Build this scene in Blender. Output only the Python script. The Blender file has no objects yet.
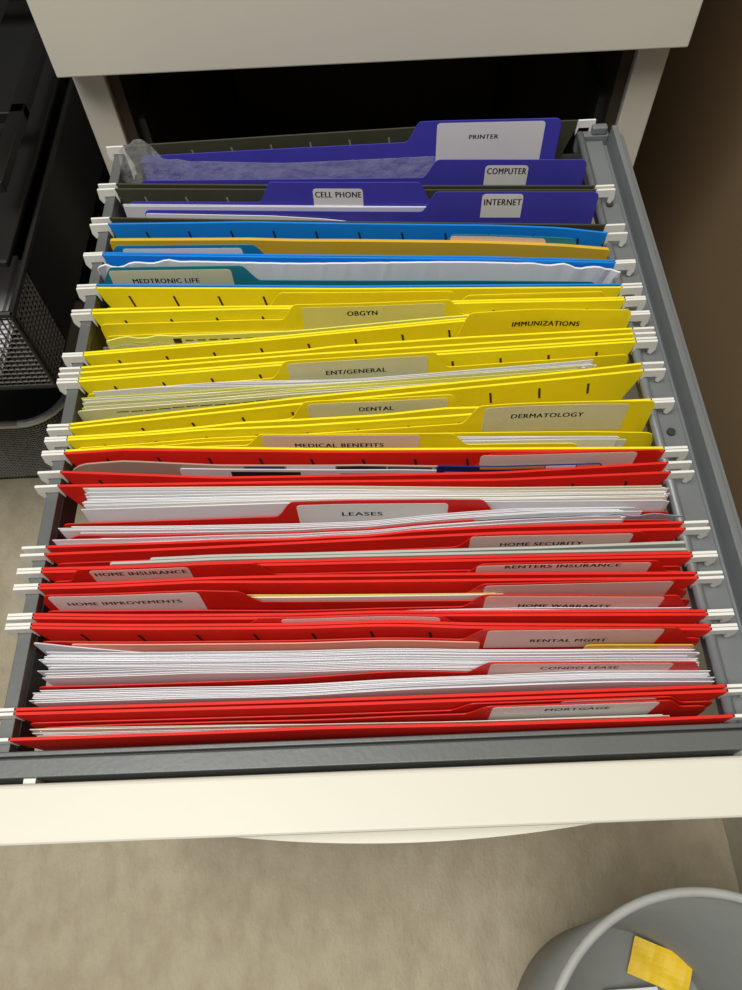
import bpy, bmesh, math, random
import numpy as np
from mathutils import Matrix, Vector
random.seed(7); rng = np.random.default_rng(7)
C = bpy.context.scene.collection

# ------------------------------------------------------------------ camera
FPX, HC, XC = 765.77, 0.32144, 0.00787
MR = np.array([[0.99901945, -0.04320192, -0.00968141],
               [-0.03294481, -0.87148395, 0.48931623],
               [-0.02957659, -0.48851748, -0.87205269]])   # rows: world axes seen in camera axes
cam_d = bpy.data.cameras.new('camera'); cam = bpy.data.objects.new('camera', cam_d); C.objects.link(cam)
cam_d.sensor_fit = 'HORIZONTAL'; cam_d.sensor_width = 36; cam_d.lens = FPX * 36 / 742; cam_d.clip_start = 0.01
Rm = Matrix([[MR[i][0], -MR[i][1], -MR[i][2]] for i in range(3)])
cam.matrix_world = Matrix.Translation((XC, 0, HC)) @ Rm.to_4x4()
bpy.context.scene.camera = cam

def U(px, py, z=0.0):            # the point at height z seen at this place of the photograph
    d = MR @ np.array([px - 371, py - 495, FPX]); t = (z - HC) / d[2]
    return XC + d[0] * t, d[1] * t
def V(x, y, z):                  # where a point lands in the photograph
    c = np.array([x - XC, y, z - HC]) @ MR
    return c[0] / c[2] * FPX + 371, c[1] / c[2] * FPX + 495

# ------------------------------------------------------------------ world, lamps, exposure
vs = bpy.context.scene.view_settings
vs.view_transform = 'Standard'; vs.look = 'None'; vs.gamma = 1; vs.use_curve_mapping = False
vs.exposure = 0.0
w = bpy.data.worlds.new('world'); bpy.context.scene.world = w; w.use_nodes = True
w.node_tree.nodes['Background'].inputs[0].default_value = (0.9, 0.95, 1.0, 1)
w.node_tree.nodes['Background'].inputs[1].default_value = 0.2
def area(name, loc, target, size, power, col):
    l = bpy.data.lights.new(name, 'AREA'); l.shape = 'RECTANGLE'; l.size = size[0]; l.size_y = size[1]
    l.energy = power; l.color = col
    o = bpy.data.objects.new(name, l); C.objects.link(o); o.location = loc
    o.rotation_euler = (Vector(target) - Vector(loc)).to_track_quat('-Z', 'Y').to_euler()
    return o
area('ceiling_lamp', (-0.40, -0.22, 1.80), (0, .15, -.1), (1.2, .9), 37, (1.0, 0.98, 0.925))

# ------------------------------------------------------------------ materials
def lin(c):
    return tuple(((v / 255) / 12.92 if v / 255 <= 0.04045 else ((v / 255 + 0.055) / 1.055) ** 2.4) for v in c)
def mat(name, rgb, rough=0.6, metal=0.0, var=0.06, scale=60, bump=0.0, bscale=300, spec=0.4, trans=None, rgb2=None, stretch=(1, 1, 1)):
    m = bpy.data.materials.new(name); m.use_nodes = True; nt = m.node_tree; b = nt.nodes['Principled BSDF']
    b.inputs['Roughness'].default_value = rough; b.inputs['Metallic'].default_value = metal
    b.inputs['Specular IOR Level'].default_value = spec
    tc = nt.nodes.new('ShaderNodeTexCoord'); mp = nt.nodes.new('ShaderNodeMapping'); mp.inputs['Scale'].default_value = stretch
    nt.links.new(tc.outputs['Object'], mp.inputs['Vector'])
    n = nt.nodes.new('ShaderNodeTexNoise'); n.inputs['Scale'].default_value = scale; n.inputs['Detail'].default_value = 4
    nt.links.new(mp.outputs[0], n.inputs['Vector'])
    r = nt.nodes.new('ShaderNodeValToRGB'); c = lin(rgb); c2 = lin(rgb2) if rgb2 else c
    r.color_ramp.elements[0].position = .3; r.color_ramp.elements[1].position = .7
    r.color_ramp.elements[0].color = tuple(v * (1 - var) for v in c) + (1,)
    r.color_ramp.elements[1].color = tuple(min(1, v * (1 + var)) for v in c2) + (1,)
    nt.links.new(n.outputs['Fac'], r.inputs[0]); nt.links.new(r.outputs[0], b.inputs['Base Color'])
    if bump:
        n2 = nt.nodes.new('ShaderNodeTexNoise'); n2.inputs['Scale'].default_value = bscale; n2.inputs['Detail'].default_value = 6
        nt.links.new(mp.outputs[0], n2.inputs['Vector'])
        bp = nt.nodes.new('ShaderNodeBump'); bp.inputs['Strength'].default_value = bump; bp.inputs['Distance'].default_value = 0.002
        nt.links.new(n2.outputs['Fac'], bp.inputs['Height']); nt.links.new(bp.outputs[0], b.inputs['Normal'])
    if trans is not None:
        out = nt.nodes['Material Output']; t = nt.nodes.new('ShaderNodeBsdfTransparent'); mx = nt.nodes.new('ShaderNodeMixShader')
        mx.inputs[0].default_value = trans
        nt.links.new(t.outputs[0], mx.inputs[1]); nt.links.new(b.outputs[0], mx.inputs[2]); nt.links.new(mx.outputs[0], out.inputs['Surface'])
    return m
M = dict(
    carpet=mat('carpet', (182, 170, 146), 1, var=.045, scale=70, bump=.7, bscale=420, spec=.05, rgb2=(190, 180, 156), stretch=(1, .6, 1)),
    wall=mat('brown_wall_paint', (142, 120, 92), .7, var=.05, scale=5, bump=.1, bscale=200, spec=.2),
    wall_dark=mat('shaded_wall_paint', (30, 25, 18), .8, var=.05, scale=5),  # the shade at the back is put into this wall colour
    skirting=mat('skirting_paint', (205, 198, 180), .5),
    cream=mat('cream_lacquer', (228, 225, 211), .4, var=.012, scale=8, bump=.03, bscale=150),
    inner=mat('shaded_cabinet_inside', (66, 58, 44), .7, var=.05, scale=20),  # dark tone carries the shade inside the cabinet
    gray=mat('gray_metal', (128, 132, 134), .42, metal=.25, var=.04, scale=30, bump=.05, bscale=400),
    gray_mid=mat('mid_gray_metal', (106, 109, 108), .42, metal=.25, var=.04, scale=30, bump=.05, bscale=400),
    gray_dark=mat('dark_gray_metal', (66, 68, 66), .5, metal=.25, var=.04, scale=30),
    black_gap=mat('black_rubber_gap_shade', (22, 18, 14), .7),  # rubber of the feet, also the painted shade behind the drawer front
    hook=mat('white_hook_metal', (238, 238, 232), .35, var=.02),
    olive=mat('olive_card', (66, 66, 50), .6, var=.06),
    blue=mat('blue_card', (16, 134, 232), .55, var=.04),
    yellow=mat('yellow_card', (252, 236, 22), .6, var=.03),
    red=mat('red_card', (230, 34, 20), .6, var=.05),
    fyellow=mat('yellow_folder_card', (248, 228, 24), .55, var=.03),
    fred=mat('red_folder_card', (218, 32, 20), .5, var=.05),
    purple=mat('purple_folder_card', (72, 68, 182), .55, var=.04),
    teal=mat('teal_folder_card', (36, 130, 146), .55, var=.05),
    teal2=mat('teal_blue_folder_card', (22, 128, 178), .55, var=.05),
    golden=mat('golden_kraft', (232, 192, 66), .7, var=.10, scale=60, rgb2=(214, 170, 40)),
    slot=mat('slot_shadow_brown', (70, 45, 20), .9),
    slotr=mat('slot_dark_red', (60, 10, 8), .9), slotb=mat('slot_navy', (18, 40, 60), .9), sloto=mat('slot_gray_olive', (132, 132, 116), .9),
    label=mat('label_paper', (236, 234, 230), .6, var=.015),
    label_pink=mat('translucent_label_pink', (236, 205, 196), .5, var=.02),
    label_y=mat('translucent_label_yellow', (232, 222, 130), .5, var=.03),
    label_c=mat('cream_label', (220, 216, 176), .5, var=.03),
    ink=mat('black_ink', (22, 20, 20), .6),
    paper=mat('white_paper', (238, 238, 242), .7, var=.015, scale=20),
    paper2=mat('gray_white_paper', (222, 222, 228), .7, var=.02, scale=20),
    paper3=mat('cream_paper', (236, 230, 210), .7, var=.02, scale=20),
    lemon=mat('lemon_paper', (238, 236, 110), .6, var=.04, scale=30),
    pale=mat('pale_lemon_paper', (228, 228, 176), .6, var=.04, scale=30),
    pink=mat('pink_paper', (240, 170, 150), .6, var=.03),
    graybook=mat('gray_cover', (186, 190, 182), .45, var=.03),
    brochure=mat('taupe_brochure', (176, 158, 142), .35, var=.05, scale=15),
    navy=mat('navy_print', (28, 42, 100), .4), orange=mat('orange_print', (236, 150, 40), .5),
    black=mat('black_print', (38, 32, 32), .4), bluegray=mat('bluegray_print', (120, 135, 160), .4),
    green=mat('green_print', (40, 120, 80), .5),
    scrap=mat('yellow_scrap_card', (235, 196, 20), .5, var=.08),
    film=mat('clear_plastic_film', (225, 228, 230), .08, spec=1.0, trans=.22, bump=1.0, bscale=90),
    film2=mat('hazy_plastic_film', (180, 190, 200), .2, spec=.8, trans=.7, bump=.3, bscale=60),
    bin=mat('gray_bin_plastic', (136, 138, 134), .5, var=.03, bump=.03),
    bin_rim=mat('bin_rim_plastic', (176, 178, 174), .5),
    binin=mat('gray_bin_inside', (150, 152, 148), .55, var=.03),
    blackm=mat('black_metal', (30, 30, 28), .45, spec=.4), blackp=mat('black_plastic', (24, 22, 20), .5),
    chrome=mat('silver_rim', (205, 205, 200), .35, metal=.4),
    meshgray=mat('gray_mesh_wire', (140, 140, 130), .45, metal=.3),
    meshblack=mat('black_mesh_wire', (74, 72, 64), .45, metal=.2),
)

# ------------------------------------------------------------------ helpers
def link(name, me, parent=None):
    o = bpy.data.objects.new(name, me); C.objects.link(o)
    if parent is not None:
        o.parent = parent; o.matrix_parent_inverse = Matrix.Translation(parent_world(parent)).inverted()
    return o
def parent_world(o):
    v = Vector((0, 0, 0))
    if o.type == 'EMPTY': v = Vector(o.location)
    return v
def tag(o, label=None, cat=None, group=None, kind=None):
    if label: o['label'] = label
    if cat: o['category'] = cat
    if group: o['group'] = group
    if kind: o['kind'] = kind
    return o
def empty(name, loc, label, cat, group=None):
    o = bpy.data.objects.new(name, None); C.objects.link(o); o.location = loc; o.empty_display_size = .01
    return tag(o, label, cat, group)
def mesh(name, verts, faces, mats, mi=None, smooth=False):
    me = bpy.data.meshes.new(name); me.from_pydata([tuple(map(float, v)) for v in verts], [], faces)
    for m in mats: me.materials.append(m)
    if mi is not None:
        for p, i in zip(me.polygons, mi): p.material_index = i
    if smooth:
        for p in me.polygons: p.use_smooth = True
    bm = bmesh.new(); bm.from_mesh(me); bmesh.ops.recalc_face_normals(bm, faces=bm.faces); bm.to_mesh(me); bm.free()
    return me
class MB:                          # collects boxes / prisms / grids into one mesh
    def __init__(s): s.v = []; s.f = []; s.m = []
    def add(s, verts, faces, mi=0):
        n = len(s.v); s.v += [tuple(v) for v in verts]; s.f += [tuple(i + n for i in f) for f in faces]; s.m += [mi] * len(faces)
    def box(s, x0, x1, y0, y1, z0, z1, mi=0):
        v = [(x, y, z) for x in (x0, x1) for y in (y0, y1) for z in (z0, z1)]
        s.add(v, [(0, 1, 3, 2), (4, 6, 7, 5), (0, 4, 5, 1), (2, 3, 7, 6), (0, 2, 6, 4), (1, 5, 7, 3)], mi)
    def prism_y(s, poly, y0, y1, mi=0):        # polygon in xz pushed along y
        n = len(poly); v = [(a, y0, b) for a, b in poly] + [(a, y1, b) for a, b in poly]
        s.add(v, [tuple(range(n)), tuple(range(2 * n - 1, n - 1, -1))] + [(i, (i + 1) % n, n + (i + 1) % n, n + i) for i in range(n)], mi)
    def tube(s, pts, r, n=10, mi=0):
        pts = [Vector(p) for p in pts]; rings = []
        for i, p in enumerate(pts):
            a = pts[max(0, i - 1)]; b = pts[min(len(pts) - 1, i + 1)]; t = (b - a).normalized()
            u = t.cross(Vector((0, 0, 1)))
            if u.length < .1: u = t.cross(Vector((0, 1, 0)))
            u.normalize(); w_ = t.cross(u)
            rings.append([p + u * r * math.cos(2 * math.pi * k / n) + w_ * r * math.sin(2 * math.pi * k / n) for k in range(n)])
        v = [q for ring in rings for q in ring]; f = []
        for i in range(len(pts) - 1):
            for k in range(n): f.append((i * n + k, i * n + (k + 1) % n, (i + 1) * n + (k + 1) % n, (i + 1) * n + k))
        f += [tuple(range(n)), tuple(range(len(v) - n, len(v)))]
        s.add(v, f, mi)
    def build(s, name, mats, parent=None, bevel=0, smooth=False):
        if not isinstance(mats, (list, tuple)): mats = [mats]
        o = link(name, mesh(name, s.v, s.f, mats, s.m, smooth), parent)
        if bevel:
            b = o.modifiers.new('bevel', 'BEVEL'); b.width = bevel; b.segments = 3; b.limit_method = 'ANGLE'
        return o
def box_obj(name, m, dims, parent=None, bevel=0):
    b = MB(); b.box(*dims); return b.build(name, m, parent, bevel)

# ------------------------------------------------------------------ the room
FZ = -0.42
tag(box_obj('floor', M['carpet'], (-2.2, .312, -2.4, 1.1, FZ - .05, FZ)), kind='structure')
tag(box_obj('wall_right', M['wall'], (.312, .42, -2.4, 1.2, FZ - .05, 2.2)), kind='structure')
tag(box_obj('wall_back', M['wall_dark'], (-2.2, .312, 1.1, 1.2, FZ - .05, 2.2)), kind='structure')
tag(box_obj('baseboard_right', M['skirting'], (.300, .312, -2.4, 1.1, FZ, FZ + .07), bevel=.002), kind='structure')

# ------------------------------------------------------------------ the filing cabinet
cab = empty('filing_cabinet', (.0155, .76, FZ), 'cream filing cabinet whose lower drawer is pulled out full of hanging files', 'filing cabinet')
for x0, x1 in ((-.1905, -.1685), (.1985, .2205)):
    box_obj('side_panel', M['cream'], (x0, x1, .515, 1.0, FZ + .03, .34), cab, .0012)
    box_obj('foot', M['black_gap'], (x0 + .001, x1 - .001, .54, .58, FZ, FZ + .0298), cab, .004)
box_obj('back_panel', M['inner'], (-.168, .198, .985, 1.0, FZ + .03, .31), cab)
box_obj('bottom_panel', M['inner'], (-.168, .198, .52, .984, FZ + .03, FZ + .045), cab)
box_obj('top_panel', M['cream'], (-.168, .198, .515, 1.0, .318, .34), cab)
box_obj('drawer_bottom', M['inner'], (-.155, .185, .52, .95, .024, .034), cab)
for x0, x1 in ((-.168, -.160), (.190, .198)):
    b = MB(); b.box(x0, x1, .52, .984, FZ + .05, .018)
    b.build('inner_shade_liner', M['inner'], cab)  # liner added so its dark colour gives the shade inside
for x0, x1 in ((-.160, -.154), (.184, .190)):
    box_obj('drawer_runner', M['gray_dark'], (x0, x1, .53, .97, -.060, -.035), cab)
box_obj('drawer_front', M['cream'], (-.1925, .2235, .4945, .5142, .0205, .30), cab, .0012)
# the open drawer
YF0, YF1 = .0313, .0541
b = MB()
tl = .118                                   # the open front sags: its foot sits a little further in than its top
vv = [(x, y - tl * z, z) for x in (-.1925, .2235) for y in (YF0, YF1) for z in (-.31, .001)]
b.add(vv, [(0, 1, 3, 2), (4, 6, 7, 5), (0, 4, 5, 1), (2, 3, 7, 6), (0, 2, 6, 4), (1, 5, 7, 3)])
fd = b.build('file_drawer_front', M['cream'], cab, .0018)
b = MB()
arc = [(.0165 + .088 * u, .0285 + .0047 * (u * .088 / .074) ** 2) for u in np.linspace(-1, 1, 25)]
top = [(x, y, -.018) for x, y in arc]; bot = [(x, y + .001, -.032) for x, y in arc]
tb = [(x, .0355, -.018) for x, y in arc]; bb = [(x, .0366, -.032) for x, y in arc]
n = len(arc); f = [(0, n, 3 * n, 2 * n), (n - 1, 3 * n - 1, 4 * n - 1, 2 * n - 1)]
for i in range(n - 1):
    f += [(i, i + 1, n + i + 1, n + i), (2 * n + i, 3 * n + i, 3 * n + i + 1, 2 * n + i + 1), (i, 2 * n + i, 2 * n + i + 1, i + 1), (n + i, n + i + 1, 3 * n + i + 1, 3 * n + i)]
b.add(top + bot + tb + bb, f); b.build('curved_pull', M['cream'], fd)
XL0, XL1 = -.1565, -.1505
b = MB(); b.box(XL0, XL1, .066, .452, -.022, -.0045); b.box(XL1 - .0002, XL1 + .0006, .07, .45, -.027, -.010, 1)  # thin second box paints the shadow on the rail's inner face
b.build('side_rail', [M['gray_mid'], M['gray_dark']], fd, .0008)
b = MB()
prof = [(.1540, -.0100), (.1660, -.0100), (.1665, -.0135), (.1690, -.0135), (.1695, .0010), (.1730, .0010), (.1735, -.0060), (.1785, -.0060), (.1785, -.026), (.1540, -.026)]
b.prism_y(prof, .066, .447); b.build('side_channel', M['gray'], fd, .0006)
b = MB(); b.tube([(.1508, .064, -.0070), (.1508, .450, -.0070)], .0024, 12)
b.build('hanging_rod', M['gray'], fd, smooth=True)
b = MB(); b.box(.1490, .1700, .4475, .4530, -.020, -.0065); b.box(.158, .168, .4475, .4525, -.0066, -.001)
b.build('rail_end_bracket', M['gray'], fd, .0012)
for yy in (.385, .215):
    b = MB(); b.tube([(.1590, yy, -.0105), (.1590, yy, -.0086)], .0022, 12); b.build('channel_screw', M['gray_dark'], fd)
box_obj('back_beam', M['gray_dark'], (-.155, .175, .4535 + .006, .470, -.050, -.036), fd, .001)
b = MB(); b.box(-.1600, .1790, .0565, .0640, -.018, -.0005); b.box(-.1600, .1790, .0652, .0672, -.018, -.0015)
b.box(-.16, .179, .0638, .0654, -.018, -.004, 1)
b.build('front_beam', [M['gray_mid'], M['gray_dark']], fd, .0005)
for x0, x1 in ((-.1415, -.1365), (.150, .165)):
    box_obj('mounting_clip', M['hook'], (x0, x1, .0542, .0566, -.012, -.003), fd)
box_obj('gap_shade_strip', M['black_gap'], (-.15, .148, .0542, .0563, -.05, -.020), fd)  # dark strip standing for the shade between front and beam

# ------------------------------------------------------------------ sheet machinery: every sheet is a surface y = F(x, z)
GX = np.linspace(-.165, .165, 89); GZ = np.array([-.245, -.235, -.20, -.15, -.10, -.07, -.05, -.04, -.03, -.022, -.015, -.010, -.005, 0, .006, .012, .018])
ZB = -.236
def smooth(a, k=3):
    for _ in range(k):
        p = np.concatenate([[2 * a[0] - a[1]], a, [2 * a[-1] - a[-2]]]); a = .25 * p[:-2] + .5 * p[1:-1] + .25 * p[2:]
    return a
def line_T(pts, z, k=3):
    q = sorted(U(px, py, z) for px, py in pts); xs = np.array([a for a, _ in q]); ys = np.array([b for _, b in q])
    t = np.interp(GX, xs, ys)
    if len(xs) > 1:
        s0 = (ys[1] - ys[0]) / (xs[1] - xs[0]); s1 = (ys[-1] - ys[-2]) / (xs[-1] - xs[-2])
        t = np.where(GX < xs[0], ys[0] + s0 * (GX - xs[0]), t); t = np.where(GX > xs[-1], ys[-1] + s1 * (GX - xs[-1]), t)
    return smooth(t, k)
class Surf:
    def __init__(s, g): s.g = g
    def __call__(s, x, z):
        x = np.asarray(x, float); z = np.asarray(z, float)
        fx = np.clip(np.interp(x, GX, np.arange(len(GX))), 0, len(GX) - 1.001); fz = np.clip(np.interp(z, GZ, np.arange(len(GZ))), 0, len(GZ) - 1.001)
        i = fx.astype(int); j = fz.astype(int); a = fx - i; c = fz - j; g = s.g
        return (1 - a) * (1 - c) * g[i, j] + a * (1 - c) * g[i + 1, j] + (1 - a) * c * g[i, j + 1] + a * c * g[i + 1, j + 1]
env = {'g': None}
def make_F(T, z0, ymid_pocket, k, thick, gap=.0003, extra=None):
    ym = float(np.mean(T[10:-10])); yb = ymid_pocket + k * (ym - ymid_pocket)
    flat = T * .65 + ym * .35
    h = (z0 - GZ)[None, :] / (z0 - ZB)
    g = T[:, None] * (1 - h) + (flat[:, None] + (yb - ym)) * h
    g = np.where(h < 0, T[:, None] + 0 * h, g)
    if extra is not None: g = g + extra
    if env['g'] is not None: g = np.minimum(g, env['g'] - thick - gap)
    env['g'] = g.copy()
    return Surf(g)
def sheet_geo(F, prof_x, prof_z, zb, thick, nz=9, xw=None, off=0.0, top_thick=None, ftop=.011):
    """closed sheet: front surface F-off, back surface F-off+thick."""
    X = np.asarray(prof_x); ZT = np.asarray(prof_z); nx = len(X)
    tt = 1 - (1 - np.linspace(0, 1, nz)) ** 1.0
    tt = np.linspace(0, 1, nz) ** .55
    Z = zb + (ZT[:, None] - zb) * tt[None, :]
    XX = np.repeat(X[:, None], nz, 1)
    if xw is not None: XX = XX * xw(Z)
    Yf = F(XX, Z) - off
    th = np.full_like(Z, thick)
    if top_thick: th = np.where(Z > ZT[:, None] - ftop, top_thick, thick)
    Yb = Yf + th
    v = [(XX[i, j], Yf[i, j], Z[i, j]) for i in range(nx) for j in range(nz)] + [(XX[i, j], Yb[i, j], Z[i, j]) for i in range(nx) for j in range(nz)]
    N = nx * nz; f = []
    I = lambda i, j: i * nz + j
    for i in range(nx - 1):
        for j in range(nz - 1):
            f.append((I(i, j), I(i + 1, j), I(i + 1, j + 1), I(i, j + 1))); f.append((N + I(i, j), N + I(i, j + 1), N + I(i + 1, j + 1), N + I(i + 1, j)))
        f.append((I(i, nz - 1), I(i + 1, nz - 1), N + I(i + 1, nz - 1), N + I(i, nz - 1))); f.append((I(i, 0), N + I(i, 0), N + I(i + 1, 0), I(i + 1, 0)))
    for j in range(nz - 1):
        f.append((I(0, j), I(0, j + 1), N + I(0, j + 1), N + I(0, j))); f.append((I(nx - 1, j), N + I(nx - 1, j), N + I(nx - 1, j + 1), I(nx - 1, j + 1)))
    return v, f
def base_xs(x0, x1, n=34, r=.004):
    xs = [x0 + r * t for t in (0, .12, .35, .65, 1)] + list(np.linspace(x0 + r, x1 - r, n))[1:-1] + [x1 - r * t for t in (1, .65, .35, .12, 0)]
    return np.array(xs)
def rprof(x0, x1, zt, r=.004, n=34):
    xs = base_xs(x0, x1, n, r); d = np.minimum(xs - x0, x1 - xs); c = np.clip(1 - d / r, 0, 1)
    return xs, zt - r * (1 - np.sqrt(np.clip(1 - c ** 2, 0, 1)))
def patch(mb, F, x0, x1, z0, z1, off, thick=.00012, mi=0, nx=8, nz=4, shear=0.0):
    xs = np.linspace(x0, x1, nx)
    G = F if not shear else (lambda x, z: F(x, z))
    v, f = sheet_geo(G, xs, np.full(nx, z1), z0, thick, nz, off=off)
    if shear: v = [(x + shear * (z - z0) / (z1 - z0), y, z) for x, y, z in v]
    mb.add(v, f, mi)
HOOKP = [(.1484, -.0075), (.1484, .0012), (.1602, .0012), (.1608, -.0055), (.1592, -.0092), (.1572, -.0080), (.1570, -.0040), (.1500, -.0040), (.1486, -.0095)]
SLOTM = dict(olive='sloto', blue='slotb', yellow='slot', red='slotr')
HS = 'hanging files in the open drawer'
def hang_sheet(col, F, root, phase=0.0, seed=0):      # phase None: its slots are hidden from every side of the pile
    taper = lambda Z: 1 - .045 * np.clip((-Z - .002) / .020, 0, 1)
    xs = base_xs(-.149, .149, 44, .003)
    mb = MB(); v, f = sheet_geo(F, xs, np.full(len(xs), .0012), ZB, .0005, 14, xw=taper, top_thick=.0012)
    mb.add(v, f, 0)
    for i in range(-5, 6):
        x = i * .026 + (phase or 0)
        if phase is not None and abs(x) < .138: patch(mb, F, x - .0006, x + .0006, -.0130, -.0045, .00022, .0004, 1, 2, 3, shear=-.0012)
    o = mb.build('folder_panel', [M[col], M[SLOTM[col]]], root)
    # the hanger bar in the fold, its hooks past both ends
    mb = MB(); xb = np.linspace(-.1478, .1478, 30)
    v, f = sheet_geo(F, xb, np.full(30, .0006), -.006, .0005, 3, off=-.0003); mb.add(v, f)
    for s in (-1, 1):
        y = float(F(s * .151, 0)) + .0001
        mb.prism_y([(s * a, z) for a, z in HOOKP], y - .0002, y + .0011)
    mb.build('hanger_bar', M['hook'], root)

def txt_verts(body):
    cu = bpy.data.curves.new('t', 'FONT'); cu.body = body; cu.size = 1; cu.space_character = 1.12; cu.offset = 0; cu.resolution_u = 3
    o = bpy.data.objects.new('t', cu); C.objects.link(o); bpy.context.view_layer.update()
    me = o.to_mesh(); V_ = np.array([v.co[:] for v in me.vertices]); Fc = [tuple(p.vertices) for p in me.polygons]; o.to_mesh_clear()
    bpy.data.objects.remove(o); bpy.data.curves.remove(cu)
    return V_, Fc
def zsolve(F, x, px, py):          # height on the surface that lands on this photo row
    lo, hi = -.06, .03
    for _ in range(40):
        m = (lo + hi) / 2
        if V(x, float(F(x, m)), m)[1] > py: lo = m
        else: hi = m
    return (lo + hi) / 2
def xsolve(F, px, z):
    lo, hi = -.17, .17
    for _ in range(40):
        m = (lo + hi) / 2
        if V(m, float(F(m, z)), z)[0] < px: lo = m
        else: hi = m
    return (lo + hi) / 2
def add_text(mb, F, body, pxa, pxb, py, off, cap=.0034, mi=1, z=None):
    v, f = txt_verts(body)
    xm = xsolve(F, (pxa + pxb) / 2, 0); zc = zsolve(F, xm, None, py) if z is None else z
    x0 = xsolve(F, pxa, zc); x1 = xsolve(F, pxb, zc)
    a0, a1 = v[:, 0].min(), v[:, 0].max(); b0, b1 = v[:, 1].min(), v[:, 1].max()
    X = x0 + (v[:, 0] - a0) / (a1 - a0) * (x1 - x0); Z = zc + ((v[:, 1] - b0) / (b1 - b0) - .5) * cap
    Y = F(X, Z) - off
    n = len(mb.v); mb.v += list(map(tuple, np.stack([X, Y, Z], 1))); mb.f += [tuple(i + n for i in p) for p in f]; mb.m += [mi] * len(f)
    n = len(mb.v); mb.v += list(map(tuple, np.stack([X + .00030, Y - .00001, Z], 1))); mb.f += [tuple(i + n for i in p) for p in f]; mb.m += [mi] * len(f)
def folder(fd_, P):
    """one tabbed file folder: back leaf with the tab, front leaf, sticker"""
    m = M[fd_['m']]; zt = fd_.get('zt', .006); zb = zt - fd_.get('dz', .012); th = .0005
    T = P.T(fd_['line'], zt)
    F = make_F(T, zt, P.mid, P.k, th + .0006)
    hx0, hx1 = fd_.get('x', (-.1465, .1465))
    ymean = float(np.mean(T))
    root = empty('file_folder', (0, ymean, ZB), fd_['label'], 'file folder', None)
    xa = xsolve(F, fd_['tab'][0], zt); xb = xsolve(F, fd_['tab'][1], zt); sl = .010
    xs = set(np.round(base_xs(hx0, hx1, 34, .004), 5))
    for e, s in ((xa, 1), (xb, -1)):
        for t in np.linspace(-.2, 1.2, 10): xs.add(round(e - s * sl * (1 - t), 5))
    xs = np.array(sorted(x for x in xs if hx0 <= x <= hx1))
    ss = lambda t: np.clip(t, 0, 1) ** 2 * (3 - 2 * np.clip(t, 0, 1))
    prof = zb + (zt - zb) * np.minimum(ss((xs - (xa - sl)) / sl), ss(((xb + sl) - xs) / sl) if xb + sl < hx1 else 1)
    d = np.minimum(xs - hx0, hx1 - xs); c = np.clip(1 - d / .004, 0, 1); prof = prof - .004 * (1 - np.sqrt(np.clip(1 - c ** 2, 0, 1)))
    mb = MB(); v, f = sheet_geo(F, xs, prof, ZB + .001, th, 12); mb.add(v, f)
    mb.build('back_leaf', m, root)
    if fd_.get('lab') or fd_.get('text'):
        mb = MB(); lm = M[fd_.get('lm', 'label')]
        if fd_.get('lab'):
            la, lb = fd_['lab'][:2]; ld = fd_.get('ld', .0022); lh = fd_.get('lh', .026)
            a = xsolve(F, la, zt - ld - .004); c_ = xsolve(F, lb, zt - ld - .004); px_, pz_ = rprof(a, c_, zt - ld, .0022, 14)
            v, f = sheet_geo(F, px_, pz_, zt - ld - lh, .00012, 6, off=.00014); mb.add(v, f, 0)
        if fd_.get('text'):
            for t in (fd_['text'] if isinstance(fd_['text'], list) else [fd_['text']]): add_text(mb, F, t[0], t[1], t[2], t[3], .0002, fd_.get('cap', .0034))
        mb.build('tab_label', [lm, M['ink']], root)
    fl = fd_.get('front', True)
    if fl: front_leaf(root, m, T - .0014 - rng.random() * .0008, zb - .0085, P, hx0, hx1)
    return root
def front_leaf(root, m, T, z, P, hx0=-.1465, hx1=.1465):
    wob = .0004 * np.sin(GX * 40 + rng.random() * 6)
    F = make_F(T + wob, z, P.mid, P.k, .0005)
    xs, pz = rprof(hx0 + .0005, hx1 - .0005, z, .004)
    mb = MB(); v, f = sheet_geo(F, xs, pz, ZB + .001, .0005, 10); mb.add(v, f); mb.build('front_leaf', m, root)
class Pocket: pass
def rip(n, amp):                       # low-frequency waviness
    t = 0
    for k in range(3): t = t + rng.normal() * np.sin(GX * (14 + 16 * k) + rng.random() * 6.3) / (k + 1)
    return amp * t
def stack(P, d):
    """loose sheets between two lines; every sheet its own object"""
    n = d['n']; z = d.get('z', -.012); Ta = P.T(d['a'], z); Tb = P.T(d['b'], z)
    common = rip(0, d.get('wave', .0003))
    x0, x1 = d.get('x', (-.137, .137)); zj = d.get('zj', .003); xj = d.get('xj', .003)
    for i in range(n):
        t = (i + .5) / n
        T = Ta * (1 - t) + Tb * t + common + rip(0, d.get('amp', .00012))
        th = .00028
        F = make_F(T, z, P.mid, P.k, th, gap=.00008)
        zz = z + rng.normal() * zj + d.get('ztilt', 0) * (t - .5); dx = np.clip(rng.normal(), -1.8, 1.8) * xj
        a = x0 + dx + rng.random() * d.get('xe', .001) + d.get('xl', 0) * t; c = x1 + dx + d.get('xr', 0) * t
        if 'sub' in d and rng.random() < .3: c -= d['sub']
        c = min(c, .1475); a = max(a, -.1475)
        xs = np.linspace(a, c, 26); tilt = rng.normal() * d.get('tilt', .0012)
        pz = zz + tilt * (xs - a) / (c - a) * 2 - tilt
        mb = MB(); v, f = sheet_geo(F, xs, pz, ZB + .003, th, 8); mb.add(v, f)
        mm = d.get('m', ['paper', 'paper', 'paper2', 'paper'])
        o = mb.build('paper_sheet', M[mm[i % len(mm)]], None, smooth=False)
        tag(o, d['label'], 'paper sheet', d['group'])
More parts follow.
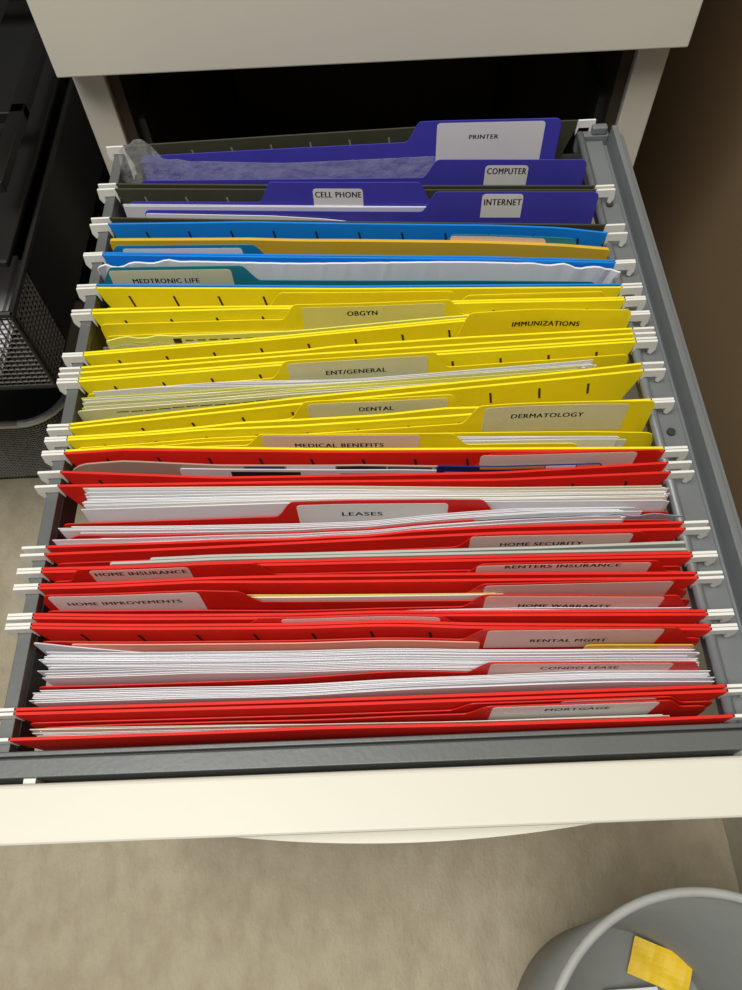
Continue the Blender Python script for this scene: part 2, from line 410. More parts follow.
def single(P, d):
    z = d.get('z', -.008); T = P.T(d['line'], z) + (rip(0, d['wave']) if 'wave' in d else 0); th = d.get('th', .0005)
    ex = None
    if 'crumple' in d:
        a = d['crumple']; XX, ZZ = np.meshgrid(GX, GZ, indexing='ij'); e = np.clip((np.abs(XX) - .11) / .04, 0, 1) * 2 + .25
        ex = -a * e * (np.abs(np.sin(XX * 260 + ZZ * 190)) + np.abs(np.sin(XX * 410 - ZZ * 330)) * .6) * np.clip(1 + ZZ / .05, 0, 1)
    F = make_F(T, z, P.mid, P.k, th, extra=ex)
    x0 = xsolve(F, d['px'][0], z - .002); x1 = xsolve(F, d['px'][1], z - .002)
    xs, pz = rprof(x0, x1, z, d.get('r', .002), d.get('nx', 40))
    if 'curve' in d: u = (xs - x0) / (x1 - x0); pz = pz + np.interp(u, *zip(*d['curve']))
    if 'crumple' in d: pz = pz + .0012 * np.sin(xs * 330) * np.clip((np.abs(xs) - .09) / .03, 0, 1)
    mb = MB(); v, f = sheet_geo(F, xs, pz, ZB + .004, th, 10); mb.add(v, f)
    mats = [M[d['m']]]
    for q in d.get('marks', []):           # printed areas: px range, depth below the top, material
        a = xsolve(F, q[0], z); c = xsolve(F, q[1], z); mats.append(M[q[4]])
        zt_ = z + (np.interp(((a + c) / 2 - x0) / (x1 - x0), *zip(*d['curve'])) if 'curve' in d else 0)
        patch(mb, F, a, c, zt_ - q[3], zt_ - q[2], .00008, .00014, len(mats) - 1, 10, 3)
    o = mb.build(d['name'], mats, None); tag(o, d['label'], d['cat'], d.get('group')); return o

# ------------------------------------------------------------------ contents
# Every pocket: colour, line of its back bar, line of its front bar, contents from back to front
exec_order = []
PK = []
def pocket(col, label, back, front, items, ph=(0, 0), k=.62, fcol=None): PK.append(dict(col=col, label=label, back=back, front=front, items=items, ph=ph, k=k, fcol=fcol))
def FO(m, label, line, tab, **k): return dict(t='F', m=m, label=label, line=line, tab=tab, **k)
def ST(label, group, a, b, n, **k): return dict(t='S', label=label, group=group, a=a, b=b, n=n, **k)
def SG(name, label, cat, m, line, px, **k): return dict(t='G', name=name, label=label, cat=cat, m=m, line=line, px=px, **k)
def FL(line, z=-.007): return dict(t='L', line=line, z=z)

pocket('olive', 'dark olive hanging file at the very back, slots along its top edge', [(128, 148), (280, 138), (440, 128), (588, 122)], [(118, 186), (350, 188), (592, 188)], [
    FO('purple', 'tall purple file folder labelled PRINTER, rearmost in the drawer', [(430, 121.5), (550, 118.5)], (421, 572), zt=.012, dz=.014, lab=(437, 545), lh=.034, ld=.0015, text=('PRINTER', 469, 498, 136.5), cap=.003, x=(-.1385, .1345), front=False),
    SG('plastic_sleeve', 'clear crumpled plastic sleeve between the purple PRINTER and COMPUTER folders', 'plastic sleeve', 'film', [(118, 160), (280, 163), (430, 156)], (118, 436), z=.002, crumple=.0022, th=.0003, nx=80, curve=[(0, -.004), (.02, .010), (.07, .017), (.11, .015), (.15, .003), (.2, 0), (1, 0)]),
    FO('purple', 'purple file folder labelled COMPUTER on a small white sticker', [(440, 160), (575, 160)], (439, 590), zt=.010, dz=.013, lab=(485, 528), ld=.004, lh=.0165, text=('COMPUTER', 487, 526, 171), cap=.0045, x=(-.136, .1445), front=True),
], k=.75)
pocket('olive', 'second dark olive hanging file, in front of the COMPUTER folder', [(118, 191), (350, 192), (592, 192)], [(111, 220), (350, 224), (600, 227)], [
    FO('purple', 'purple file folder labelled CELL PHONE on a centre tab', [(275, 181), (415, 181.5)], (271, 418), zt=.008, dz=.015, lab=(313, 363), ld=.0045, lh=.016, text=('CELL PHONE', 315, 361, 194.5), cap=.0042, x=(-.143, .138), front=False),
    ST('thin white sheet in front of the purple CELL PHONE folder', 'white sheets between the purple folders', [(123, 200), (300, 202), (440, 204)], [(123, 203), (300, 205), (440, 207)], 3, z=-.009, x=(-.147, .060), xj=.0006, zj=.0006),
    FO('purple', 'purple file folder labelled INTERNET, frontmost of the purple ones', [(440, 192), (590, 192)], (438, 602), zt=.008, dz=.015, lab=(482, 523), ld=.0015, lh=.0175, text=('INTERNET', 484, 521, 202), cap=.0045, x=(-.132, .1475), front=False),
    SG('paper_sheet', 'white sheet peeking out in front of the purple INTERNET folder', 'paper sheet', 'paper', [(147, 212), (300, 214), (400, 219)], (146, 400), z=-.009, curve=[(0, 0), (.5, -.001), (1, -.006)]),
], k=.75)
pocket('blue', 'bright blue hanging file with dark slots, rearmost of the blue ones', [(116, 226), (300, 223.5), (450, 226), (560, 230), (606, 235)], [(106, 255), (260, 257), (480, 259), (620, 263)], [
    FO('teal', 'teal file folder with a blank beige sticker on its right tab', [(455, 234.5), (575, 239)], (455, 572), zt=.002, dz=.012, lab=(450, 545), lm='label_pink', x=(-.13, .130), lh=.02, ld=.001, front=False),
    SG('kraft_envelope', 'thick golden kraft envelope between the two blue hanging files', 'envelope', 'golden', [(112, 239), (300, 241.5), (540, 242.5), (608, 243)], (110, 610), z=-.002, th=.0022),
    FO('teal2', 'teal blue file folder with a blank white sticker on its left tab', [(125, 246), (245, 245)], (118, 252), zt=.004, dz=.011, lab=(124, 243), x=(-.1475, .14), front=True),
], ph=(.004, 0), k=.7)
pocket('blue', 'second blue hanging file, just behind the first yellow one', [(105, 257), (260, 259), (480, 261), (620, 265)], [(98, 287), (350, 288.5), (620, 286.5)], [
    SG('crumpled_envelope', 'white crumpled envelope between the two teal folders', 'envelope', 'paper', [(97, 265), (160, 261), (300, 264), (480, 262), (620, 267)], (98, 621), z=.0, crumple=.0012, th=.0012, nx=90),
    FO('teal', 'teal file folder labelled MEDTRONIC LIFE on its left tab', [(105, 268), (240, 266)], (112, 240), zt=.006, dz=.011, lab=(110, 232), lm='label_c', text=('MEDTRONIC LIFE', 133, 199, 280.5), x=(-.1495, .138), front=False, cap=.0036),
], k=.7)
pocket('yellow', 'yellow hanging file behind the OBGYN folder, rearmost of the yellow ones', [(98, 290), (350, 291), (622, 289.5)], [(92, 308), (350, 303), (624, 295)], [
    FO('fyellow', 'yellow file folder with a bare centre tab, rearmost of the yellow folders', [(285, 293), (470, 291)], (282, 450), zt=.004, dz=.011, front=False),
    FO('fyellow', 'yellow file folder with a bare right tab behind the OBGYN folder', [(470, 296), (615, 294)], (470, 600), zt=.003, dz=.010, front=True),
], ph=(0, None), k=.8)
pocket('yellow', 'yellow hanging file holding the OBGYN folder and a lemon form', [(92, 315.5), (350, 308), (628, 299)], [(85, 355), (250, 341.5), (460, 321), (628, 313)], [
    FO('fyellow', 'yellow file folder labelled OBGYN on a translucent centre label', [(300, 300), (440, 294)], (296, 448), zt=.006, lab=(302, 445), lm='label_y', text=('OBGYN', 347, 377, 313), cap=.0036, x=(-.1465, .1465), front=True),
    SG('printed_form', 'lemon yellow printed form sticking up in front of the OBGYN folder', 'form', 'lemon', [(106, 338), (300, 331), (480, 315)], (106, 488), z=-.003, th=.0008, crumple=.0006, marks=[(130, 150, .004, .009, 'label_y'), (172, 180, .002, .009, 'slot')] + [(184 + 12 * i, 192 + 12 * i, .0035, .0042, 'slot') for i in range(13)] + [(184 + 12 * i, 191 + 12 * i, .0065, .0071, 'slot') for i in range(9)]),
    SG('plastic_sleeve', 'hazy yellow-tinged plastic sleeve in front of the lemon form', 'plastic sleeve', 'film', [(104, 345), (300, 338), (470, 322)], (103, 470), z=-.006, th=.0004, crumple=.0008),
], k=.62)
pocket('yellow', 'yellow hanging file behind the ENT/GENERAL folder, bars close together', [(82, 357), (250, 343), (460, 322.5), (628, 315)], [(80, 368), (300, 351), (460, 340), (628, 331)], [
    FO('fyellow', 'yellow file folder labelled IMMUNIZATIONS on its right tab', [(100, 358), (300, 340), (475, 313), (540, 309), (620, 310.5)], (472, 628), zt=.010, dz=.021, text=('IMMUNIZATIONS', 512, 579, 323), cap=.0036, x=(-.14, .1475), front=False),
], ph=(.0, 0), k=.85)
pocket('yellow', 'narrow yellow hanging file between IMMUNIZATIONS and ENT/GENERAL folders', [(80, 375), (300, 357), (630, 336)], [(75, 381), (300, 363), (632, 341)], [], k=.9)
pocket('yellow', 'yellow hanging file stuffed with white and lemon papers', [(74, 384), (300, 365.5), (632, 344)], [(66, 427), (300, 400), (560, 375), (640, 366)], [
    FO('fyellow', 'yellow file folder labelled ENT/GENERAL on its centre tab', [(290, 361), (425, 353)], (287, 432), zt=.008, dz=.013, lab=(288, 428), lm='label_c', text=('ENT/GENERAL', 326, 386, 371), cap=.0034, front=False),
    ST('white sheet in the fan behind the lemon papers', 'white sheets in the yellow file', [(103, 382), (230, 380), (350, 380), (430, 375), (600, 361)], [(103, 391), (300, 386), (600, 365)], 5, z=-.004, x=(-.137, .125), wave=.0004, zj=.0012, amp=.0002),
    ST('pale lemon sheet in the fan behind the DENTAL folder', 'lemon sheets in the yellow file', [(80, 398), (300, 384), (590, 367)], [(78, 408), (300, 391), (600, 370)], 6, z=-.004, x=(-.147, .118), wave=.0003, zj=.0015, amp=.0002, m=['lemon', 'paper', 'pale', 'pale', 'lemon', 'paper3']),
    SG('printed_form', 'pale form with a thin dark scribbled line behind the DENTAL folder', 'form', 'pale', [(80, 411), (300, 394), (600, 372)], (78, 540), z=-.006, marks=[(115 + 14 * i, 127 + 14 * i, .003 + .0004 * math.sin(i), .0036 + .0004 * math.sin(i), 'ink') for i in range(22)] ),
], k=.6)
pocket('yellow', 'yellow hanging file with slanting slots, holding the DENTAL folder', [(64, 431), (300, 406), (560, 381), (643, 372.5)], [(62, 434), (300, 422), (380, 417.5), (450, 410), (648, 399.5)], [
    FO('fyellow', 'yellow file folder labelled DENTAL on a gray-green centre label', [(80, 424), (310, 401.5), (440, 395.5), (520, 393), (640, 388)], (306, 450), zt=.007, dz=.013, lab=(308, 448), lm='label_c', text=('DENTAL', 359, 393, 408.5), cap=.0034, front=True),
    SG('paper_sheet', 'white sheet showing at the right end beside the DENTAL folder', 'paper sheet', 'paper', [(300, 419), (450, 406), (648, 396)], (470, 640), z=-.010),
], ph=(-.008, 0), k=.75)
pocket('yellow', 'frontmost yellow hanging file, holding DERMATOLOGY and MEDICAL BENEFITS', [(66, 437.5), (300, 428), (450, 418), (650, 403)], [(62, 448), (340, 451.5), (655, 450)], [
    FO('fyellow', 'yellow file folder labelled DERMATOLOGY on a tall right tab', [(485, 401), (640, 401.5)], (482, 652), zt=.010, dz=.014, lab=(484, 628), lh=.022, ld=.002, lm='label_c', text=('DERMATOLOGY', 511, 583, 415), cap=.0036, x=(-.146, .1475), front=False),
    SG('file_divider', 'plain yellow card with rounded corners in front of DERMATOLOGY', 'divider card', 'fyellow', [(90, 440), (250, 433.5), (480, 433), (655, 433)], (90, 656), z=-.006, r=.006),
    ST('white sheet beside the MEDICAL BENEFITS folder', 'white sheets in front of DERMATOLOGY', [(250, 438), (480, 437), (645, 438)], [(250, 443), (480, 444), (645, 443)], 4, z=-.006, x=(-.04, .131), zj=.0012, xj=.002),
    FO('fyellow', 'yellow file folder labelled MEDICAL BENEFITS, frontmost yellow folder', [(255, 432.5), (450, 430.5)], (262, 450), zt=.004, dz=.010, lab=(262, 420), lm='label_pink', ld=.001, text=('MEDICAL BENEFITS', 295, 383, 445), cap=.0034, x=(-.12, .11), front=False),
], k=.55)
pocket('red', 'rearmost red hanging file, dark slots showing behind the brochures', [(66, 451.5), (340, 454), (660, 453)], [(60, 474), (220, 480), (500, 475), (665, 465)], [
    FO('fred', 'red file folder with a blank white sticker, rearmost of the red folders', [(80, 449), (300, 450), (500, 454.5), (640, 450.5)], (492, 648), zt=.005, dz=.014, lab=(480, 636), lm='label_pink', ld=.001, front=False),
    SG('brochure', 'taupe brochure with navy and black pictures, left corner curling up', 'brochure', 'brochure', [(66, 466), (300, 465), (600, 461)], (64, 600), z=-.005, th=.0008, r=.012,
       curve=[(0, -.002), (.05, .001), (.12, .002), (.3, -.001), (.5, -.001), (1, 0)], marks=[(243, 284, .0005, .009, 'navy'), (286, 335, .0005, .004, 'paper2'), (336, 386, .0005, .009, 'black'), (388, 432, .0008, .008, 'black'), (436, 470, .0005, .009, 'navy'), (470, 560, .0005, .006, 'bluegray')]),
    SG('brochure', 'thin gray folded brochure in front of the taupe one', 'brochure', 'paper2', [(200, 469), (400, 470), (560, 466)], (180, 520), z=-.008, marks=[(230, 300, .002, .010, 'black'), (340, 440, .003, .010, 'bluegray')]),
    SG('booklet', 'navy booklet with an orange top edge at the right', 'booklet', 'navy', [(300, 470), (437, 463), (600, 459.5)], (437, 602), z=-.002, th=.0009, marks=[(480, 545, .0001, .0022, 'orange'), (546, 576, .0001, .0022, 'paper'), (577, 600, .0001, .0022, 'orange'), (445, 490, .005, .012, 'bluegray'), (545, 600, .003, .012, 'graybook')]),
], ph=(.002, 0), k=.6)
pocket('red', 'red hanging file bulging with the LEASES folder and thick white papers', [(57, 488), (300, 484), (500, 482), (668, 474.5)], [(45, 549), (200, 543), (500, 529), (683, 524.5)], [
    ST('white sheet in the thick stack behind the LEASES tab', 'white papers behind the LEASES tab', [(90, 489), (350, 488), (672, 486)], [(88, 513), (350, 504), (672, 500)], 20, z=.004, x=(-.133, .143), zj=.0010, xj=.0013, wave=.0002, m=['paper', 'paper3', 'paper', 'paper2', 'paper']),
    FO('fred', 'red file folder labelled LEASES on its centre tab', [(295, 501), (470, 496)], (293, 480), zt=.009, dz=.014, lab=(297, 448), text=('LEASES', 342, 382, 513.5), cap=.0036, lh=.024, ld=.003, front=False, x=(-.1465, .1465)),
    ST('white sheet in the stack in front of the LEASES tab', 'white papers in front of the LEASES tab', [(76, 524), (300, 523), (370, 521.5), (450, 513), (640, 501)], [(66, 529), (300, 528), (640, 507)], 6, z=.002, x=(-.137, .126), xl=-.004, zj=.0012, xj=.003, wave=.0004),
    SG('plastic_sleeve', 'bluish plastic sleeve corner at the right of the LEASES papers', 'plastic sleeve', 'film2', [(400, 522), (560, 516), (680, 512)], (420, 683), z=-.002, th=.0004, crumple=.0006),
    FO('fred', 'red file folder corner peeking out at the left under the scribbled note', [(70, 525), (300, 523), (560, 512)], (80, 470), zt=.001, dz=.006, front=False),
    SG('scribbled_note', 'white note with a pencilled scribble at the left, in front of the LEASES papers', 'note', 'paper', [(70, 529), (300, 527), (560, 514)], (100, 470), z=-.001, marks=[(157, 159, .001, .008, 'ink'), (158, 178, .0045, .0050, 'ink'), (160, 180, .0015, .0020, 'ink'), (170, 215, .0068, .0073, 'ink')]),
    ST('white sheet just behind the double red bars at mid drawer', 'white papers behind the HOME SECURITY file', [(58, 541), (300, 533), (640, 512)], [(58, 545), (300, 537), (640, 518)], 4, z=.001, x=(-.147, .120), zj=.001, xj=.002),
], k=.62)
pocket('red', 'red hanging file holding the HOME SECURITY folder and a gray booklet', [(43, 556.5), (200, 550), (500, 535), (685, 531)], [(40, 562), (300, 560), (690, 553.5)], [
    FO('fred', 'red file folder labelled HOME SECURITY on its right tab', [(485, 535), (630, 532)], (478, 640), zt=.006, dz=.012, lab=(470, 632), lm='label_pink', ld=.0015, text=('HOME SECURITY', 500, 582, 543.5), cap=.0034, front=True),
    SG('gray_booklet', 'gray covered booklet in front of the HOME SECURITY folder', 'booklet', 'graybook', [(45, 561), (250, 556), (530, 549), (690, 543)], (150, 686), z=.002, th=.0012),
    SG('gray_booklet', 'gray-green booklet leaning just behind the HOME INSURANCE folder', 'booklet', 'graybook', [(45, 563), (300, 558), (530, 553), (690, 550)], (110, 688), z=.002, th=.0012),
], ph=(None, None), k=.8)
pocket('red', 'red hanging file with HOME INSURANCE and RENTERS INSURANCE folders', [(40, 567.5), (300, 564), (693, 557.5)], [(38, 579.5), (300, 577), (695, 575)], [
    FO('fred', 'red file folder labelled HOME INSURANCE on its left tab', [(85, 562.5), (245, 561), (640, 552)], (80, 252), zt=.007, dz=.013, lab=(91, 190), ld=.0015, lh=.018, lm='label_pink', text=('HOME INSURANCE', 95, 186, 573), cap=.0036, front=True),
    FO('fred', 'red file folder labelled RENTERS INSURANCE on its right tab', [(60, 568), (490, 555), (650, 554)], (484, 655), zt=.006, dz=.012, lab=(476, 650), ld=.0015, lm='label_pink', text=('RENTERS INSURANCE', 505, 620, 565.5), cap=.0034, front=True),
], ph=(None, None), k=.8)
pocket('red', 'red hanging file with HOME IMPROVEMENTS and HOME WARRANTY folders', [(37, 584), (300, 584), (697, 580)], [(34, 613), (350, 614), (712, 613)], [
    FO('fred', 'red file folder with a blank white sticker, in front of RENTERS INSURANCE', [(490, 584.5), (660, 580)], (486, 670), zt=.006, dz=.012, lab=(484, 672), ld=.0015, lm='label_pink', front=False),
    ST('yellow-edged sheet behind the HOME WARRANTY folder', 'yellow-edged sheets behind HOME WARRANTY', [(80, 590), (300, 590), (470, 588)], [(80, 594), (300, 594), (470, 592)], 4, z=-.003, x=(-.125, .06), zj=.0008, xj=.004, m=['lemon', 'golden', 'pale', 'paper']),
    FO('fred', 'red file folder labelled HOME IMPROVEMENTS on its left tab', [(52, 589.5), (230, 592)], (48, 236), zt=.007, dz=.012, lab=(50, 200), ld=.0015, text=('HOME IMPROVEMENTS', 68, 181, 602.5), cap=.0034, front=True),
    FO('fred', 'red file folder labelled HOME WARRANTY on its right tab', [(60, 600), (300, 600), (490, 593), (668, 590.5)], (486, 676), zt=.009, dz=.014, lab=(485, 663), ld=.001, lh=.024, lm='label_pink', text=('HOME WARRANTY', 518, 610, 605.5), cap=.0036, front=True),
    ST('crumpled white sheet end sticking out right of HOME WARRANTY', 'white sheets behind the close red bars', [(350, 604), (700, 602)], [(350, 607), (700, 606)], 3, z=-.004, x=(.0, .143), zj=.001, xj=.002),
], ph=(None, None), k=.65)
pocket('red', 'narrow red hanging file in the row of four close white hooks', [(34, 617), (350, 616), (712, 616)], [(34, 621.5), (350, 622), (714, 624.5)], [
    FO('fred', 'red file folder with a pink blank label on a wavy centre tab', [(255, 617), (300, 614), (390, 615), (470, 621)], (262, 440), zt=.006, dz=.010, lab=(282, 440), lm='label_pink', ld=.001, front=False),
], ph=(None, None), k=.9)
pocket('red', 'red hanging file holding RENTAL MGMT papers and the folder beyond it', [(31, 626), (350, 627), (714, 630.5)], [(14, 711.5), (300, 703), (725, 688)], [
    FO('fred', 'red file folder labelled RENTAL MGMT on its right tab', [(490, 630), (668, 628)], (486, 676), zt=.008, dz=.013, lab=(487, 663), ld=.001, lm='label_pink', lh=.022, text=('RENTAL MGMT', 530, 606, 640), cap=.0036, front=False),
    SG('pink_sheet', 'pink topped sheet at the back of the RENTAL MGMT papers', 'paper sheet', 'pink', [(55, 636), (200, 635), (400, 636), (560, 639)], (72, 480), z=-.006),
    SG('gray_sheet', 'gray sheet with its left corner curled out of the RENTAL MGMT papers', 'paper sheet', 'paper2', [(45, 642), (100, 643), (300, 643), (600, 645)], (36, 150), z=-.004, curve=[(0, .002), (.3, -.003), (1, -.012)]),
    SG('yellow_slip', 'yellow slip with pink end at the right, in front of the RENTAL MGMT tab', 'paper slip', 'golden', [(560, 646), (690, 644)], (585, 694), z=-.002, marks=[(660, 692, -.0003, .008, 'pink')]),
    ST('white sheet in the thick stack in front of RENTAL MGMT', 'white papers in front of RENTAL MGMT', [(60, 644), (350, 641.5), (690, 645)], [(55, 675), (250, 668), (470, 656), (690, 652)], 22, z=-.008, x=(-.143, .143), zj=.0016, xj=.0022, wave=.0006, amp=.0002),
    FO('fred', 'red file folder labelled CONDO LEASE between two thick paper stacks', [(60, 678), (250, 672), (495, 658.5), (690, 656)], (492, 692), zt=.004, dz=.014, lab=(490, 672), lm='label_pink', ld=.001, lh=.02, text=('CONDO LEASE', 540, 618, 667.5), cap=.0034, front=False),
    ST('bluish white sheet in the lower stack in front of CONDO LEASE', 'white papers in front of CONDO LEASE', [(40, 691), (300, 684), (480, 677), (690, 669)], [(40, 702), (300, 696), (690, 681)], 16, z=-.009, x=(-.146, .146), zj=.0015, xj=.0025, wave=.0007, amp=.0002),
], ph=(.003, None), k=.72)
pocket('red', 'frontmost red hanging file, holding the MORTGAGE folder', [(14, 716), (300, 708), (725, 693)], [(11, 741.5), (200, 735), (350, 728.5), (500, 721), (733, 709.5)], [
    FO('fred', 'red file folder with a white strip showing, just behind the MORTGAGE folder', [(60, 716), (300, 708), (480, 698), (660, 692.5)], (474, 668), zt=.002, dz=.010, lab=(560, 655), ld=.0008, lm='label_pink', front=True),
    FO('fred', 'red file folder labelled MORTGAGE, frontmost folder in the drawer', [(60, 719), (300, 711), (495, 702.5), (660, 698)], (490, 668), zt=.005, dz=.011, lab=(492, 658), ld=.001, lm='label', text=('MORTGAGE', 545, 609, 708.5), cap=.0036, x=(-.14, .142), front=False),
    ST('cream sheet in the frontmost file of the drawer', 'papers in the frontmost file', [(32, 728), (200, 726), (400, 721), (500, 719), (650, 714.5)], [(32, 737), (200, 733), (400, 726.5), (650, 716.5)], 7, z=-.006, x=(-.141, .122), zj=.0015, xj=.002, m=['paper3', 'paper', 'paper2']),
], ph=(None, None), k=.7)

for pk in PK:
    P = Pocket(); Hb = line_T(pk['back'], 0); Hf = line_T(pk['front'], 0); Hf = np.minimum(Hf, Hb - .0018)
    P.mid = float(np.mean(.5 * (Hb + Hf))); P.k = pk['k']
    if env['g'] is not None: Hb = np.minimum(Hb, env['g'][:, 13] - .0016)
    def T_(pts, z, Hb=Hb, Hf=Hf):
        xs, ws = [], []
        for px, py in pts:
            x, y = U(px, py, z); b_ = np.interp(x, GX, Hb); f_ = np.interp(x, GX, Hf)
            xs.append(x); ws.append(np.clip((b_ - y) / max(b_ - f_, 1e-4), .03, .97))
        xs, ws = zip(*sorted(zip(xs, ws)))
        w_ = np.interp(GX, xs, ws); w_ = smooth(w_, 4)
        return Hb + (Hf - Hb) * w_
    P.T = T_
    root = empty('hanging_folder', (0, P.mid, ZB), pk['label'], 'hanging file')
    # panels start from the bars and lean towards the pocket's middle at the bottom
    F = make_F(Hb, 0, P.mid, P.k, .0013); hang_sheet(pk['col'], F, root, pk['ph'][0])
    for it in pk['items']:
        if it['t'] == 'F': last = folder(it, P); lastm = M[it['m']]
        elif it['t'] == 'S': stack(P, it)
        elif it['t'] == 'G': single(P, it)
        elif it['t'] == 'L': front_leaf(last, lastm, P.T(it['line'], it['z']), it['z'], P)
    F = make_F(Hf, 0, P.mid, P.k, .0013); hang_sheet(pk['col'], F, root, pk['ph'][1])

# ------------------------------------------------------------------ waste bin and what lies in it
def lathe(prof, cx, cy, n=64):
    v = []; f = []; m = len(prof)
    for i in range(n):
        a = 2 * math.pi * i / n
        for r, z in prof: v.append((cx + r * math.cos(a), cy + r * math.sin(a), z))
    for i in range(n):
        for j in range(m - 1): f.append((i * m + j, ((i + 1) % n) * m + j, ((i + 1) % n) * m + j + 1, i * m + j + 1))
    f.append(tuple(i * m for i in range(n))); f.append(tuple(i * m + m - 1 for i in range(n)))
    return v, f
BX, BY, BZ = .1748, -.0858, -.17
bn = empty('waste_bin', (BX, BY, FZ), 'round gray plastic waste bin on the carpet at the lower right', 'waste bin')
v, f = lathe([(.0790, FZ), (.0810, FZ + .003), (.0955, BZ - .012), (.0942, BZ - .012), (.0785, FZ + .008), (.0770, FZ + .006)], BX, BY, 96)
b = MB(); b.add(v, f); b.build('bin_body', M['bin'], bn, smooth=True)
pr = [(.0942, BZ - .0118)] + [(.0962 + .0028 * math.cos(t), BZ - .0032 + .0032 * math.sin(t)) for t in np.linspace(-.9, math.pi + .6, 12)] + [(.0941, BZ - .0118)]
v, f = lathe(pr, BX, BY, 96); b = MB(); b.add(v, f[:-2]); b.build('bin_rim', M['bin_rim'], bn, smooth=True)
def scrap(name, m, c, sx, sy, rz, amp, label, cat):
    nx, ny = 12, 9; v = []; R = random.Random(3 + int(sx * 1000)); cz = math.cos(rz); sz = math.sin(rz)
    for th in (0, .0009):
        for i in range(nx):
            for j in range(ny):
                u = (i / (nx - 1) - .5) * sx; w_ = (j / (ny - 1) - .5) * sy
                z = amp * (abs(math.sin(u * 130 + 1)) + .5 * abs(math.sin(w_ * 170 + u * 60))) + (.012 * (u / sx + .5) if 1 else 0)
                v.append((c[0] + cz * u - sz * w_, c[1] + sz * u + cz * w_, c[2] + z + th))
    N = nx * ny; f = []
    for i in range(nx - 1):
        for j in range(ny - 1):
            a = i * ny + j; f += [(a, a + ny, a + ny + 1, a + 1), (N + a, N + a + 1, N + a + ny + 1, N + a + ny)]
    for i in range(nx - 1):
        for j in (0, ny - 1): a = i * ny + j; f.append((a, a + ny, N + a + ny, N + a))
    for j in range(ny - 1):
        for i in (0, nx - 1): a = i * ny + j; f.append((a, a + 1, N + a + 1, N + a))
    b = MB(); b.add(v, f); o = b.build(name, m, None); tag(o, label, cat); return o
x, y = U(658, 966, FZ + .012)
scrap('yellow_card_scrap', M['scrap'], (x, y, FZ + .0095), .044, .028, -.42, .002, 'folded yellow card scrap lying in the gray waste bin', 'card scrap')
x, y = U(625, 1000, FZ + .01)
scrap('white_paper_scrap', M['paper2'], (x + .004, y - .004, FZ + .0095), .040, .024, .05, .002, 'white paper scrap at the bottom of the gray waste bin', 'paper scrap')

# ------------------------------------------------------------------ mesh bin, mesh tray stand and added dark filler box at the left
def mesh_wall(mb, p0, u, w_, lu, lw, step, r=.0006):   # crossed wires over a rectangle
    p0, u, w_ = Vector(p0), Vector(u).normalized(), Vector(w_).normalized()
    nu = int(lu / step); nw = int(lw / step)
    for i in range(nu + 1): a = p0 + u * (lu * i / nu); mb.tube([a, a + w_ * lw], r, 3)
    for j in range(nw + 1): a = p0 + w_ * (lw * j / nw); mb.tube([a, a + u * lu], r, 3)
def rrect(x0, x1, y0, y1, r, z, n=8):
    pts = []
    for cx_, cy_, a0 in ((x1 - r, y0 + r, -90), (x1 - r, y1 - r, 0), (x0 + r, y1 - r, 90), (x0 + r, y0 + r, 180)):
        for k in range(n + 1): a = math.radians(a0 + 90 * k / n); pts.append((cx_ + r * math.cos(a), cy_ + r * math.sin(a), z))
    return pts
mbn = empty('mesh_bin', (-.45, .60, FZ), 'low gray wire mesh bin with a silver rim on the carpet at the left', 'mesh bin')
R0 = rrect(-.62, -.303, .447, .72, .045, -.300); b = MB(); b.tube(R0 + [R0[0]], .0040, 10); b.build('rim', M['chrome'], mbn, smooth=True)
b = MB(); Rb = rrect(-.60, -.318, .457, .705, .04, FZ + .004, 8)
def per(R, t):
    L = [0]
    for i in range(len(R)): L.append(L[-1] + (Vector(R[(i + 1) % len(R)]) - Vector(R[i])).length)
    d = t * L[-1]
    for i in range(len(R)):
        if L[i + 1] >= d: return Vector(R[i]).lerp(Vector(R[(i + 1) % len(R)]), (d - L[i]) / max(L[i + 1] - L[i], 1e-9))
    return Vector(R[0])
NW = 300
tops = [per(R0, i / NW) for i in range(NW)]; bots = [per(Rb, i / NW) for i in range(NW)]
for i in range(NW):
    if tops[i].y < .62: b.tube([tops[i], bots[i]], .0007, 3)
for j in range(1, 30):
    ring = [tops[i].lerp(bots[i], j / 30) for i in range(0, NW, 3)]; b.tube(ring + [ring[0]], .0006, 3)
b.build('mesh_wall', M['meshgray'], mbn)
b = MB(); lp = [tuple(q) for q in Rb]; n = len(lp)
b.add([(x, y, FZ + .001) for x, y, z in lp] + [(x, y, FZ + .006) for x, y, z in lp], [tuple(range(n)), tuple(range(2 * n - 1, n - 1, -1))] + [(i, (i + 1) % n, n + (i + 1) % n, n + i) for i in range(n)])
b.build('base', M['blackm'], mbn)
b = MB(); lp = [tuple(per(R0, i / 60).lerp(per(Rb, i / 60), .02)) for i in range(60)]; lq = [tuple(per(Rb, i / 60)) for i in range(60)]
ins = lambda p, s: (-.46 + (p[0] + .46) * s, .58 + (p[1] - .58) * s, p[2])
b.add([ins(p, .985) for p in lp] + [ins(p, .985) for p in lq], [(i, (i + 1) % 60, 60 + (i + 1) % 60, 60 + i) for i in range(60)])
b.build('liner', M['blackp'], mbn)

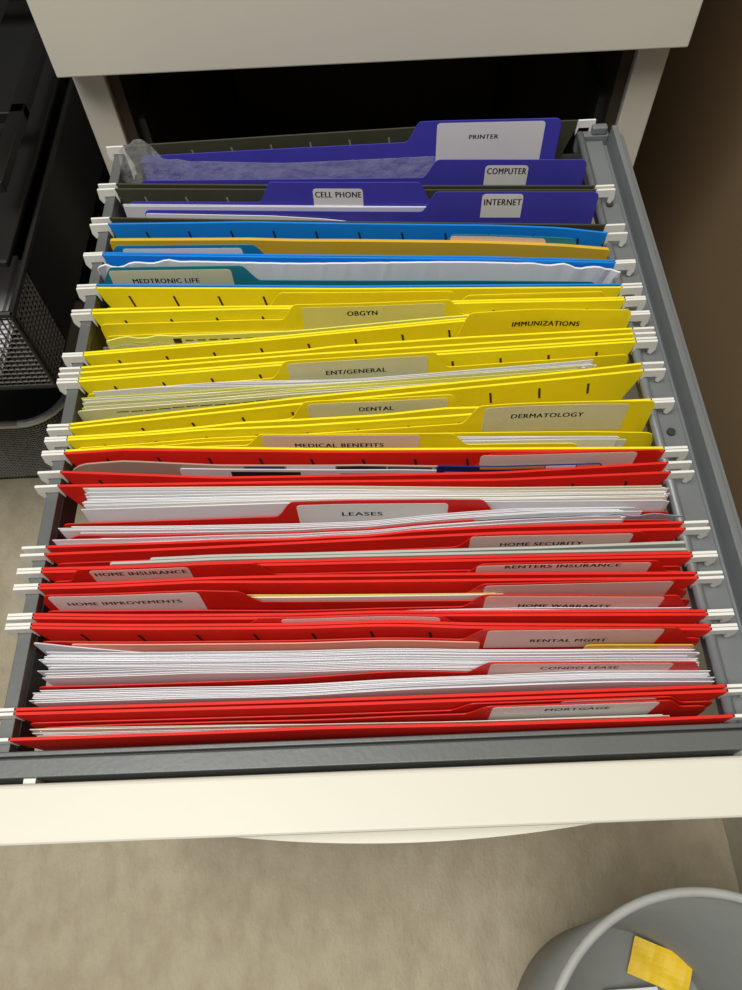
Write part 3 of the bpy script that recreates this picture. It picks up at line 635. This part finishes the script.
ts = empty('mesh_tray_stand', (-.36, .62, FZ), 'black wire mesh tray stand at the left edge with papers in its tray', 'tray stand')
X0, X1, Y0, Y1, Z0, Z1 = -.50, -.214, .336, .76, -.100, -.030
tr = MB(); mesh_wall(tr, (X0, Y0, Z0), (1, 0, 0), (0, .0, 1), X1 - X0, Z1 - Z0, .0042, .0007)
mesh_wall(tr, (X1, Y0, Z0), (0, 1, 0), (0, 0, 1), .040, Z1 - Z0, .0042, .0007)
tray = tr.build('mesh_tray', M['meshblack'], ts)
b = MB(); b.box(X0, X1, Y0, Y1, Z0 - .004, Z0 - .001); b.build('tray_floor', M['blackp'], tray)
b = MB(); b.box(X1 - .002, X1 + .001, Y0 + .041, Y1, Z0, Z1); b.build('side_plate', M['blackp'], tray)
b = MB()
b.tube([(X0, Y0, Z1), (X1, Y0, Z1)], .0022, 8); b.tube([(X1, Y0, Z1), (X1, Y1, Z1)], .0022, 8)
b.tube([(X1, Y0, Z1), (X1, Y0, Z0)], .0018, 8); b.tube([(X0, Y0, Z0), (X1, Y0, Z0)], .0012, 8)
b.build('tray_rim', M['blackm'], tray)
b = MB()
for zz in (.004, .055):
    b.box(X1 - .014, X1 - .004, .41, Y1, zz - .004, zz + .004); b.box(X0, X1 - .004, .63, .642, zz - .004, zz + .004)
b.box(X0, X1 - .004, .48, .49, .0, .008)
b.build('upper_frame', M['blackm'], ts, .001)
for xx, yy, zz in ((X1 - .012, .60, -.1495), (X1 - .012, .75, -.1495), (X0, .75, FZ + .001)):
    b = MB(); b.tube([(xx, yy, zz), (xx, yy, .055)], .006, 10); b.build('post', M['blackm'], ts)
b = MB(); b.box(X0 + .002, X1 - .006, .372, .75, -.027, -.021); b.build('shade_cover', M['blackm'], ts, .002)  # cover added to block light and darken the tray
for k in range(4):
    b = MB(); dx = random.uniform(-.006, .006); dy = random.uniform(-.004, .004)
    b.box(X0 + .02 + dx, X1 - .038 + dx, Y0 + .008 + dy, .45 + dy, Z0 + .0006 + k * .0032, Z0 + .0006 + k * .0032 + .0026)
    tag(b.build('paper_pad', M['paper2'], None), 'pad of white paper lying in the black mesh tray', 'paper pad', 'paper pads in the mesh tray')
cs = empty('dark_filler_box', (-.25, .72, FZ), 'black filler box added to darken the space between the tray stand and the cabinet', 'filler box')  # added box, keeps the floor beyond the carpet dark
box_obj('filler_body', M['blackp'], (-.298, -.197, .475, 1.03, FZ + .008, -.150), cs, .006)
box_obj('filler_front', M['blackm'], (-.294, -.201, .468, .4748, FZ + .012, -.154), cs, .004)
for x0 in (-.29, -.22):
    box_obj('filler_foot', M['black_gap'], (x0, x0 + .014, .50, .53, FZ, FZ + .0078), cs)
